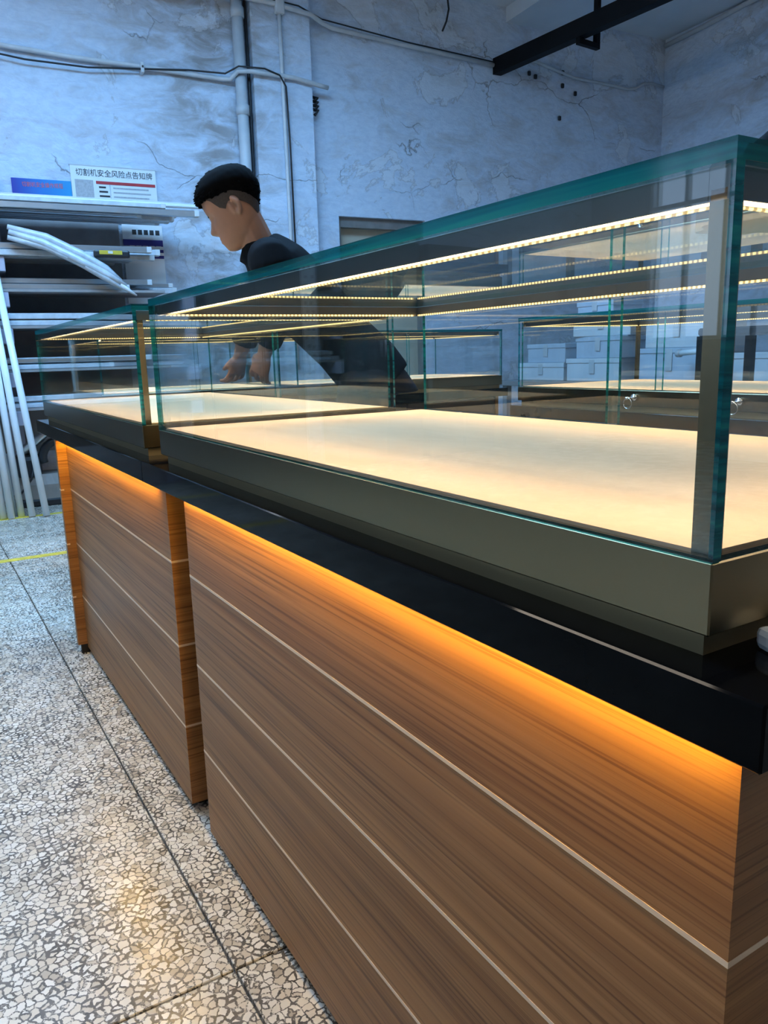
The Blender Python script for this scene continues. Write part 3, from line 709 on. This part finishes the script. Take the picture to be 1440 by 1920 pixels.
# local x away from the wall, local y towards the left of the picture
new_obj('base', box_me(-0.16, 0.16, -0.22, 0.24, 0.0, 0.05, bev=0.01), M['foot'], sw)
bm = bmesh.new()
loft(bm, [((0, 0.02, 0.05), (0.15, 0, 0), (0, 0.22, 0)), ((0, 0.02, 0.15), (0.15, 0, 0), (0, 0.21, 0)), ((0, 0.01, 0.22), (0.12, 0, 0), (0, 0.16, 0))], 24)
new_obj('housing', mesh_of(bm, False), M['machine'], sw)
new_obj('motor', box_me(-0.05, 0.14, -0.17, 0.0, 0.20, 0.36, bev=0.035, seg=2), M['motor'], sw)
tube('arm', [(0.08, 0.25, 0.58), (0.08, 0.05, 0.50), (0.08, -0.14, 0.36)], [0.022, 0.03, 0.035], M['alu'], sw, 10)
tube('handle', [(0.08, 0.25, 0.58), (0.08, 0.33, 0.62)], 0.018, M['motor'], sw, 10)
ringp = [(0.11, 0.13 + 0.12 * math.cos(a), 0.33 + 0.12 * math.sin(a)) for a in [math.pi * i / 12 for i in range(-1, 14)]]
tube('blade_guard', ringp, 0.03, M['motor'], sw, 8)
tube('power_lead', [(0.16, -0.05, 0.30), (0.19, -0.08, 0.2), (0.18, -0.16, 0.10), (0.16, -0.24, 0.02)], 0.007, M['cable'], sw, 8)

# ------------------------------------------------------------------ goods beyond the opposite row
def table(label, x0, x1, y0, y1, h):
    t = thing('work_table', label, 'table', ((x0 + x1) / 2, (y0 + y1) / 2, 0))
    a, b2 = (x1 - x0) / 2, (y1 - y0) / 2
    new_obj('table_top', box_me(-a, a, -b2, b2, h - 0.04, h, bev=0.004), M['table'], t)
    for sx in (-1, 1):
        for sy in (-1, 1):
            new_obj('leg', box_me(sx * a - sx * 0.06 - 0.025, sx * a - sx * 0.06 + 0.025, sy * b2 - sy * 0.06 - 0.025, sy * b2 - sy * 0.06 + 0.025, 0, h - 0.04), M['table'], t)
    return t
table('long grey worktable beyond the opposite counters', -4.7, -2.2, 3.7, 4.5, 0.74)
def carton(label, x, y, z, w, d, h, m, rz=0):
    t = thing('carton', label, 'carton', (x, y, z), math.radians(rz), 'pale cartons on the worktable')
    new_obj('carton_body', box_me(-w / 2, w / 2, -d / 2, d / 2, 0, h, bev=0.004), m, t)
    new_obj('lid', box_me(-w / 2 - 0.006, w / 2 + 0.006, -d / 2 - 0.006, d / 2 + 0.006, h - 0.03, h + 0.004, bev=0.003), m, t)
    new_obj('tape', box_me(-0.025, 0.025, -d / 2 - 0.0075, -d / 2 - 0.005, h * 0.35, h - 0.005), M['pvc'], t)
    return t
carton('low wide carton at the left end of the worktable', -4.35, 4.05, 0.74, 0.48, 0.4, 0.13, M['carton2'], 2)
carton('carton stacked on the low wide one at left', -4.30, 4.06, 0.875, 0.44, 0.38, 0.14, M['carton'], -3)
carton('lowest carton of the middle stack', -3.80, 4.05, 0.74, 0.50, 0.42, 0.16, M['carton2'], 1)
carton('second carton of the middle stack', -3.74, 4.05, 0.905, 0.46, 0.4, 0.15, M['carton'], -4)
carton('third carton of the middle stack', -3.76, 4.06, 1.06, 0.50, 0.4, 0.14, M['carton2'], 5)
carton('flat carton on top of the middle stack', -3.84, 4.05, 1.205, 0.34, 0.3, 0.10, M['carton'], 0)
carton('lowest carton of the right stack', -3.15, 4.08, 0.74, 0.52, 0.42, 0.22, M['carton'], 0)
carton('upper carton of the right stack', -3.12, 4.08, 0.965, 0.48, 0.4, 0.20, M['carton2'], 3)
carton('small carton at the right end of the worktable', -2.55, 4.05, 0.74, 0.40, 0.4, 0.18, M['carton2'], -2)
t = thing('steel_stool', 'black frame stool standing beyond the opposite counters', 'stool', (-2.1, 3.25, 0))
for sx in (-1, 1):
    for sy in (-1, 1):
        new_obj('leg', box_me(sx * 0.2 - 0.02, sx * 0.2 + 0.02, sy * 0.2 - 0.02, sy * 0.2 + 0.02, 0, 1.02), M['beam'], t)
    new_obj('rail', box_me(sx * 0.2 - 0.02, sx * 0.2 + 0.02, -0.18, 0.18, 0.30, 0.34), M['beam'], t)
new_obj('seat', box_me(-0.22, 0.22, -0.22, 0.22, 1.02, 1.06, bev=0.01), M['beam'], t)
t = thing('hose', 'pale curved hose hooked over the worktable edge', 'hose', (-2.75, 3.62, 0.74))
tube('hose_run', [(-0.22, 0.12, 0.19), (-0.08, 0.1, 0.20), (0.04, 0.08, 0.19), (0.10, 0.06, 0.13), (0.09, 0.04, 0.05), (0.04, 0.02, -0.05), (0.02, 0.0, -0.3)], 0.018, M['white'], t, 10)
tube('hose_end', [(-0.24, 0.12, 0.19), (-0.21, 0.12, 0.19)], 0.024, M['pipe'], t, 10)
# perforated board on the back wall beyond the left edge of the picture (seen mirrored in the case fronts)
pb = thing('perforated_board', 'white perforated board hung on the wall', 'board', P0, RZW)
new_obj('board', box_me(-3.0, -2.80, -0.05, -0.03, 0.85, 2.1), M['white'], pb)
for i in range(3):
    for j in range(16):
        q = 0.012 * math.sin(5 * i + 3 * j)
        new_obj('hole_mark', box_me(-2.98 + 0.062 * i + q, -2.955 + 0.062 * i + q, -0.052, -0.05, 0.90 + 0.075 * j, 0.918 + 0.075 * j + abs(q)), M['greyink'], pb)

for k, s in enumerate((-6.3, -5.35, -4.4, -3.46, -2.2)):  # unseen lockers, added to darken what the case fronts mirror
    t = thing('added_locker', ('added dark locker deepest in the aisle', 'second added dark locker from the hall corner', 'middle added dark locker along the wall', 'added dark locker beside the perforated board', 'added dark locker next to the cantilever rack')[k], 'locker', wall_pt(s, 0, 0), RZW, 'added dark lockers along the back wall')
    w = 0.42
    new_obj('added_locker_body', box_me(-w, w, -0.45, -0.02, 0.0, 1.95), M['added_lockerm'], t)
    for sx in (-1, 1):
        d_ = new_obj('added_locker_door', box_me(sx * w / 2 - w / 2 + 0.008, sx * w / 2 + w / 2 - 0.008, -0.465, -0.45, 0.06, 1.92, bev=0.003), M['added_lockerm'], t)
        new_obj('handle', box_me(sx * 0.06 - 0.01, sx * 0.06 + 0.01, -0.485, -0.465, 0.95, 1.1, bev=0.003), M['chrome'], d_)

# ------------------------------------------------------------------ ceiling lamps
def lamp(label, x, y, z, rz=0.0):
    t = thing('tube_lamp', label, 'lamp', (x, y, z), rz, 'fluorescent tube lamps under the ceiling')
    new_obj('housing', box_me(-0.64, 0.64, -0.05, 0.05, 0.0, 0.05, bev=0.006), M['fixture'], t)
    for sy in (-0.028, 0.028):
        tube('glow_tube', [(-0.6, sy, -0.02), (0.6, sy, -0.02)], 0.013, M['tubeglow'], t, 8)
    for sx in (-0.5, 0.5):
        tube('suspension_rod', [(sx, 0, 0.05), (sx, 0, CEIL - z)], 0.006, M['pipe'], t, 6)
lamp('tube lamp over the aisle beside the saw', -4.2, -0.95, 3.1)
lamp('tube lamp over the aisle in front of the second counter', -2.2, -1.2, 3.1)
lamp('tube lamp over the aisle in front of the nearest counter', -0.2, -1.2, 3.1)
lamp('tube lamp over the aisle behind the camera', 1.8, -0.4, 3.1)
lamp('tube lamp beyond the opposite counters', 0.6, 3.4, 3.1)

# ------------------------------------------------------------------ the man behind the second case
person = thing('person', 'man in black shirt bending over the second case, looking down', 'person', (0, 0, 0))
FH = Vector((-0.5, -0.866, 0)); LH = Vector((0.866, -0.5, 0)); UZ = Vector((0, 0, 1))
HC = Vector((-2.378, 0.618, 1.475))
PITCH = math.radians(27)
fwd = (FH * math.cos(PITCH) - UZ * math.sin(PITCH)).normalized()
up = (FH * math.sin(PITCH) + UZ * math.cos(PITCH)).normalized()
def hp(x, y, z): return HC + LH * x + fwd * y + up * z      # y forward, x to his left
PROF = [(-0.118, 0.066, 0.004, 0.026), (-0.108, 0.084, 0.020, 0.038), (-0.090, 0.089, 0.045, 0.050), (-0.072, 0.089, 0.056, 0.056), (-0.062, 0.087, 0.062, 0.060),
        (-0.045, 0.089, 0.070, 0.064), (-0.030, 0.090, 0.077, 0.067), (-0.012, 0.088, 0.086, 0.070), (0.004, 0.085, 0.092, 0.072), (0.022, 0.092, 0.096, 0.074), (0.045, 0.094, 0.099, 0.076),
        (0.068, 0.089, 0.097, 0.074), (0.088, 0.076, 0.088, 0.067), (0.104, 0.057, 0.070, 0.053), (0.114, 0.036, 0.046, 0.036), (0.119, 0.014, 0.018, 0.014)]
def interp(tab, z):
    if z <= tab[0][0]: return tab[0][1:]
    for a, b2 in zip(tab, tab[1:]):
        if z <= b2[0]:
            k = (z - a[0]) / (b2[0] - a[0]); return tuple(p + (q - p) * k for p, q in zip(a[1:], b2[1:]))
    return tab[-1][1:]
NOSE = [(-0.052, 0.0), (-0.045, 0.012), (-0.036, 0.023), (-0.028, 0.024), (-0.014, 0.015), (0.004, 0.006), (0.02, 0.0)]
LIPS = [(-0.085, 0.0), (-0.078, 0.004), (-0.072, 0.006), (-0.067, 0.002), (-0.062, 0.007), (-0.056, 0.003), (-0.05, 0)]
def head_pt(a, z, grow=0.0):
    fr, bk, hw = interp(PROF, z)
    c, s = math.cos(a), math.sin(a)
    y = (fr if c > 0 else bk) * (abs(c) ** 0.86) * (1 if c > 0 else -1)
    x = hw * (abs(s) ** 0.80) * (1 if s > 0 else -1)
    aa = abs(a if a <= math.pi else 2 * math.pi - a)
    if z < 0.03:
        y += interp(NOSE, z)[0] * math.exp(-(aa / 0.17) ** 2) if -0.052 < z < 0.02 else 0
        y += interp(LIPS, z)[0] * math.exp(-(aa / 0.33) ** 2) if -0.085 < z < -0.05 else 0
        y -= 0.010 * math.exp(-((aa - 0.42) / 0.20) ** 2) * math.exp(-((z - 0.002) / 0.012) ** 2)
    r = math.hypot(x, y)
    if grow: x *= 1 + grow / max(r, 0.02); y *= 1 + grow / max(r, 0.02)
    return x, y
def head_mesh(bm):
    n = 48; zs = sorted(set([p[0] for p in PROF] + [p[0] for p in NOSE if p[0] > -0.11] + [p[0] for p in LIPS]))
    rings = [[bm.verts.new(hp(*head_pt(2 * math.pi * k / n, z), z)) for k in range(n)] for z in zs]
    for a, b2 in zip(rings, rings[1:]):
        for k in range(n): bm.faces.new((a[k], a[(k + 1) % n], b2[(k + 1) % n], b2[k]))
    bm.faces.new(rings[0][::-1]); bm.faces.new(rings[-1])
J = dict(lsh=(-2.20, 0.665, 1.28), rsh=(-2.50, 0.80, 1.295), lel=(-2.31, 0.725, 1.13), lwr=(-2.42, 0.715, 0.990), rel=(-2.600, 0.745, 1.12), rwr=(-2.66, 0.715, 0.995))
J = {k: Vector(v) for k, v in J.items()}
FB = Vector((-0.45, -0.89, 0)).normalized(); LB = Vector((0.89, -0.45, 0)).normalized()
PEL = Vector((-2.20, 1.02, 0.93)); CHE = Vector((-2.315, 0.795, 1.21)); NEK = Vector((-2.352, 0.695, 1.350))
def torso(bm, g):
    spine = (CHE - PEL).normalized(); nrm = (FB - spine * FB.dot(spine)).normalized()
    def R(c, a, b2): return (c, LB * (a + g), nrm * (b2 + g))
    loft(bm, [R(PEL - spine * 0.09, 0.155, 0.105), R(PEL, 0.165, 0.115), R(PEL + spine * 0.12, 0.150, 0.105), R(PEL + spine * 0.22, 0.160, 0.110), R(CHE, 0.185, 0.118),
              R(CHE + (NEK - CHE) * 0.45, 0.185, 0.105), R(CHE + (NEK - CHE) * 0.75, 0.135, 0.085), R(NEK, 0.070 + (0.004 if g else 0), 0.064)], 28)
def limb(bm, pts, rad, g=0.0, n=14):
    """smooth limb: subdivide with Catmull-Rom"""
    P = [Vector(p) for p in pts]; out_p, out_r = [], []
    for i in range(len(P) - 1):
        p0, p1, p2, p3 = P[max(i - 1, 0)], P[i], P[i + 1], P[min(i + 2, len(P) - 1)]
        for k in range(4):
            t = k / 4
            out_p.append(0.5 * ((2 * p1) + (p2 - p0) * t + (2 * p0 - 5 * p1 + 4 * p2 - p3) * t * t + (3 * p1 - p0 - 3 * p2 + p3) * t ** 3))
            out_r.append(rad[i] + (rad[i + 1] - rad[i]) * t + g)
    out_p.append(P[-1]); out_r.append(rad[-1] + g)
    sweep(bm, out_p, out_r, n)
def hand(bm, wr, pal_dir, side_dir):
    """palm and five bent fingers; pal_dir from the wrist along the hand, side_dir towards the thumb"""
    d = pal_dir.normalized(); s = (side_dir - d * side_dir.dot(d)).normalized(); nn = d.cross(s)
    if nn.x > 0: nn = -nn          # fingers curl this way
    loft(bm, [(wr - d * 0.01, s * 0.024, nn * 0.018), (wr + d * 0.03, s * 0.036, nn * 0.016), (wr + d * 0.085, s * 0.041, nn * 0.014)], 14)
    for k, (off, ln) in enumerate(((0.030, 0.070), (0.010, 0.080), (-0.011, 0.074), (-0.031, 0.058))):
        b0 = wr + d * 0.078 + s * off
        k1 = b0 + d * ln * 0.45 + nn * ln * 0.12 + s * off * 0.18; k2 = k1 + d * ln * 0.28 + nn * ln * 0.30; k3 = k2 + d * ln * 0.12 + nn * ln * 0.25
        limb(bm, [b0, k1, k2, k3], [0.0090, 0.0085, 0.0078, 0.0066], 0, 10)
    b0 = wr + d * 0.025 + s * 0.028
    limb(bm, [b0, b0 + d * 0.030 + s * 0.012 + nn * 0.012, b0 + d * 0.055 + s * 0.014 + nn * 0.028], [0.0125, 0.0105, 0.0080], 0, 10)
SHOE_L = Vector((-2.10, 0.97, 0)); SHOE_R = Vector((-2.32, 1.10, 0))
def legs(bm, g, bottom):
    for sd, ft in ((1, SHOE_L), (-1, SHOE_R)):
        hip = PEL + LB * 0.085 * sd - UZ * 0.03
        kn = (hip + ft) / 2 + FB * 0.05; kn.z = 0.50
        an = Vector((ft.x, ft.y, bottom)) - FB * 0.02
        limb(bm, [hip, hip * 0.5 + kn * 0.5 + FB * 0.01, kn, kn * 0.45 + an * 0.55 - FB * 0.02, an], [0.092, 0.080, 0.060, 0.056, 0.042], g)
bm = bmesh.new()
head_mesh(bm); torso(bm, -0.015)
limb(bm, [NEK - FB * 0.005 - UZ * 0.03, NEK * 0.5 + hp(0, -0.02, -0.07) * 0.5, hp(0, -0.018, -0.03)], [0.062, 0.056, 0.056])
for sd in ('l', 'r'):
    limb(bm, [J[sd + 'sh'], J[sd + 'sh'] * 0.5 + J[sd + 'el'] * 0.5, J[sd + 'el'], J[sd + 'el'] * 0.55 + J[sd + 'wr'] * 0.45, J[sd + 'wr']], [0.050, 0.045, 0.038, 0.036, 0.026])
hand(bm, J['lwr'], Vector((-0.55, -0.05, -0.75)), Vector((-0.6, -0.5, 0.35)))
hand(bm, J['rwr'], Vector((-0.42, -0.08, -0.85)), Vector((0.3, -0.8, 0.2)))
legs(bm, -0.012, 0.03)
# ears
for sd in (-1, 1):
    e = [(sd * (0.071 + 0.010 * math.sin(math.pi * k / 8)), -0.012 - 0.015 * math.sin(math.pi * k / 8), 0.024 - 0.058 * k / 8) for k in range(9)]
    limb(bm, [hp(*q) for q in e], [0.007, 0.009, 0.010, 0.0095, 0.0085, 0.008, 0.008, 0.0085, 0.006], 0, 8)
    limb(bm, [hp(sd * 0.070, 0.002, 0.012), hp(sd * 0.072, 0.0, -0.01), hp(sd * 0.070, -0.004, -0.026)], [0.006, 0.006, 0.005], 0, 8)
body = new_obj('body', mesh_of(bm), M['skin'], person)
md = body.modifiers.new('fuse', 'REMESH'); md.mode = 'VOXEL'; md.voxel_size = 0.0036; md.use_smooth_shade = True
sm = body.modifiers.new('soften', 'SMOOTH'); sm.factor = 0.5; sm.iterations = 4
for sd in (-1, 1):
    bm = bmesh.new(); bmesh.ops.create_uvsphere(bm, u_segments=12, v_segments=8, radius=0.0085)
    new_obj('eye', mesh_of(bm, True), M['eye'], body, hp(sd * 0.030, 0.064, -0.001))
    bm = bmesh.new()
    limb(bm, [hp(sd * x, head_pt(a, 0.018)[1] + 0.001, 0.018 + dz) for x, a, dz in ((0.014, 0.22, -0.001), (0.032, 0.5, 0.004), (0.050, 0.85, -0.002))], [0.003, 0.004, 0.002], 0, 6)
    new_obj('eyebrow', mesh_of(bm, True), M['hair'], body)
# hair: a thick cap on top, clipped short at the sides
def hairline(a):
    aa = a if a <= math.pi else 2 * math.pi - a     # 0 front .. pi back
    pts = [(0, 0.066), (0.55, 0.062), (0.95, 0.058), (1.3, 0.052), (1.7, 0.046), (2.1, 0.024), (2.6, -0.006), (math.pi, -0.022)]
    return interp(pts, aa)[0]
def hair_cap(grow, lo, hi, name, m, jit, sub=14, tufts=0):
    bm = bmesh.new(); n = 72; rings = []
    for j in range(sub + 1):
        ring = []
        for k in range(n):
            a = 2 * math.pi * k / n; z0 = lo(a); z1 = hi(a); v = j / sub; z = z0 + (z1 - z0) * v
            g = grow(a, v) + jit * (math.sin(23 * a + 7 * j) + math.sin(37 * a - 3 * j)) * 0.5 * min(1, 3 * v)
            x, y = head_pt(a, min(z, 0.118), g)
            zz = z + (grow(a, v) * 0.95 if z > 0.06 else 0) * max(0, (z - 0.06) / 0.06)
            ring.append(bm.verts.new(hp(x, y, zz)))
        rings.append(ring)
    for a, b2 in zip(rings, rings[1:]):
        for k in range(n): bm.faces.new((a[k], a[(k + 1) % n], b2[(k + 1) % n], b2[k]))
    bm.faces.new(rings[-1])
    if tufts:
        rnd = random.Random(5)
        for _ in range(tufts):
            a = rnd.uniform(0, 2 * math.pi); v = rnd.uniform(0.0, 1.0) ** 0.8
            if rnd.random() < 0.3: a = rnd.gauss(0, 0.6) % (2 * math.pi); v = rnd.uniform(0.0, 0.35)
            z0 = lo(a); z = z0 + (hi(a) - z0) * v; g = grow(a, v)
            x, y = head_pt(a, min(z, 0.118), g * 0.6); zz = z + (g * 0.95 if z > 0.06 else 0) * max(0, (z - 0.06) / 0.06) - 0.002
            r0 = Vector((x, y, 0)); nr = Vector((x * 1.0, y * 1.0, max(0, z - 0.03) * 1.2)).normalized()
            flow = Vector((0, 0.8, -0.25)) if math.cos(a) > -0.2 else Vector((0, -0.3, -0.8))
            flow = flow + Vector((rnd.uniform(-0.4, 0.4), rnd.uniform(-0.3, 0.3), rnd.uniform(-0.2, 0.5)))
            ln = rnd.uniform(0.008, 0.014) * (0.35 + 0.65 * min(1, v * 3 + (0.6 if math.cos(a) > 0.5 else 0)))
            p0 = Vector((x, y, zz)); p1 = p0 + (nr * 0.35 + flow * 0.6) * ln * 0.6; p2 = p1 + (nr * 0.05 + flow * 0.9) * ln * 0.6
            sweep(bm, [hp(*p0), hp(*p1), hp(*p2)], [0.0042, 0.0034, 0.0006], 5)
    return new_obj(name, mesh_of(bm, True), m, body)
def top_grow(a, v):
    aa = a if a <= math.pi else 2 * math.pi - a
    k = min(1.0, v / 0.45); k = k * k * (3 - 2 * k)
    fr = math.exp(-(aa / 0.75) ** 2)
    return 0.0025 + 0.017 * (k * (1 - fr) + fr * min(1, 0.35 + v * 3)) + 0.004 * fr * (1 - v)
hair_cap(top_grow, hairline, lambda a: 0.1195, 'hair', M['hair'], 0.0022, tufts=900)
hair_cap(lambda a, v: 0.0022, lambda a: max(-0.062, hairline(a) - interp([(0.9, 0.003), (1.05, 0.012), (1.22, 0.040), (1.40, 0.050), (1.55, 0.030), (2.0, 0.034), (3.2, 0.042)], a if a <= math.pi else 2 * math.pi - a)[0]), lambda a: hairline(a) + 0.004, 'clipped_sides', M['fade'], 0.0)
# clothing
bm = bmesh.new(); torso(bm, 0.012)
for sd in ('l', 'r'):
    e, w = J[sd + 'el'], J[sd + 'wr']
    limb(bm, [J[sd + 'sh'] + (NEK - J[sd + 'sh']) * 0.30, J[sd + 'sh'], J[sd + 'sh'] * 0.5 + e * 0.5, e, e * 0.28 + w * 0.72], [0.074, 0.072, 0.064, 0.056, 0.050])
limb(bm, [NEK - UZ * 0.06, NEK - FB * 0.02 + (hp(0, -0.02, -0.07) - NEK) * 0.20, NEK - FB * 0.030 + (hp(0, -0.02, -0.07) - NEK) * 0.50], [0.080, 0.073, 0.064])
shirt = new_obj('shirt', mesh_of(bm), M['shirt'], person)
md = shirt.modifiers.new('fuse', 'REMESH'); md.mode = 'VOXEL'; md.voxel_size = 0.008; md.use_smooth_shade = True
sm = shirt.modifiers.new('soften', 'SMOOTH'); sm.factor = 0.5; sm.iterations = 6
bm = bmesh.new(); legs(bm, 0.016, 0.075)
sp_ = (CHE - PEL).normalized()
loft(bm, [(PEL - sp_ * 0.12, LB * 0.15, FB * 0.11), (PEL - sp_ * 0.02, LB * 0.178, FB * 0.128), (PEL + sp_ * 0.05, LB * 0.172, FB * 0.124)], 24)
trs = new_obj('trousers', mesh_of(bm), M['pants'], person)
md = trs.modifiers.new('fuse', 'REMESH'); md.mode = 'VOXEL'; md.voxel_size = 0.009; md.use_smooth_shade = True
sm = trs.modifiers.new('soften', 'SMOOTH'); sm.factor = 0.5; sm.iterations = 5
for ft in (SHOE_L, SHOE_R):
    bm = bmesh.new()
    loft(bm, [(ft - FB * 0.08 + UZ * 0.04, LB * 0.034, UZ * 0.04), (ft - FB * 0.03 + UZ * 0.05, LB * 0.042, UZ * 0.05), (ft + FB * 0.06 + UZ * 0.038, LB * 0.046, UZ * 0.038),
              (ft + FB * 0.14 + UZ * 0.026, LB * 0.046, UZ * 0.026), (ft + FB * 0.18 + UZ * 0.018, LB * 0.028, UZ * 0.018)], 16)
    new_obj('shoe', mesh_of(bm, True), M['motor'], person)
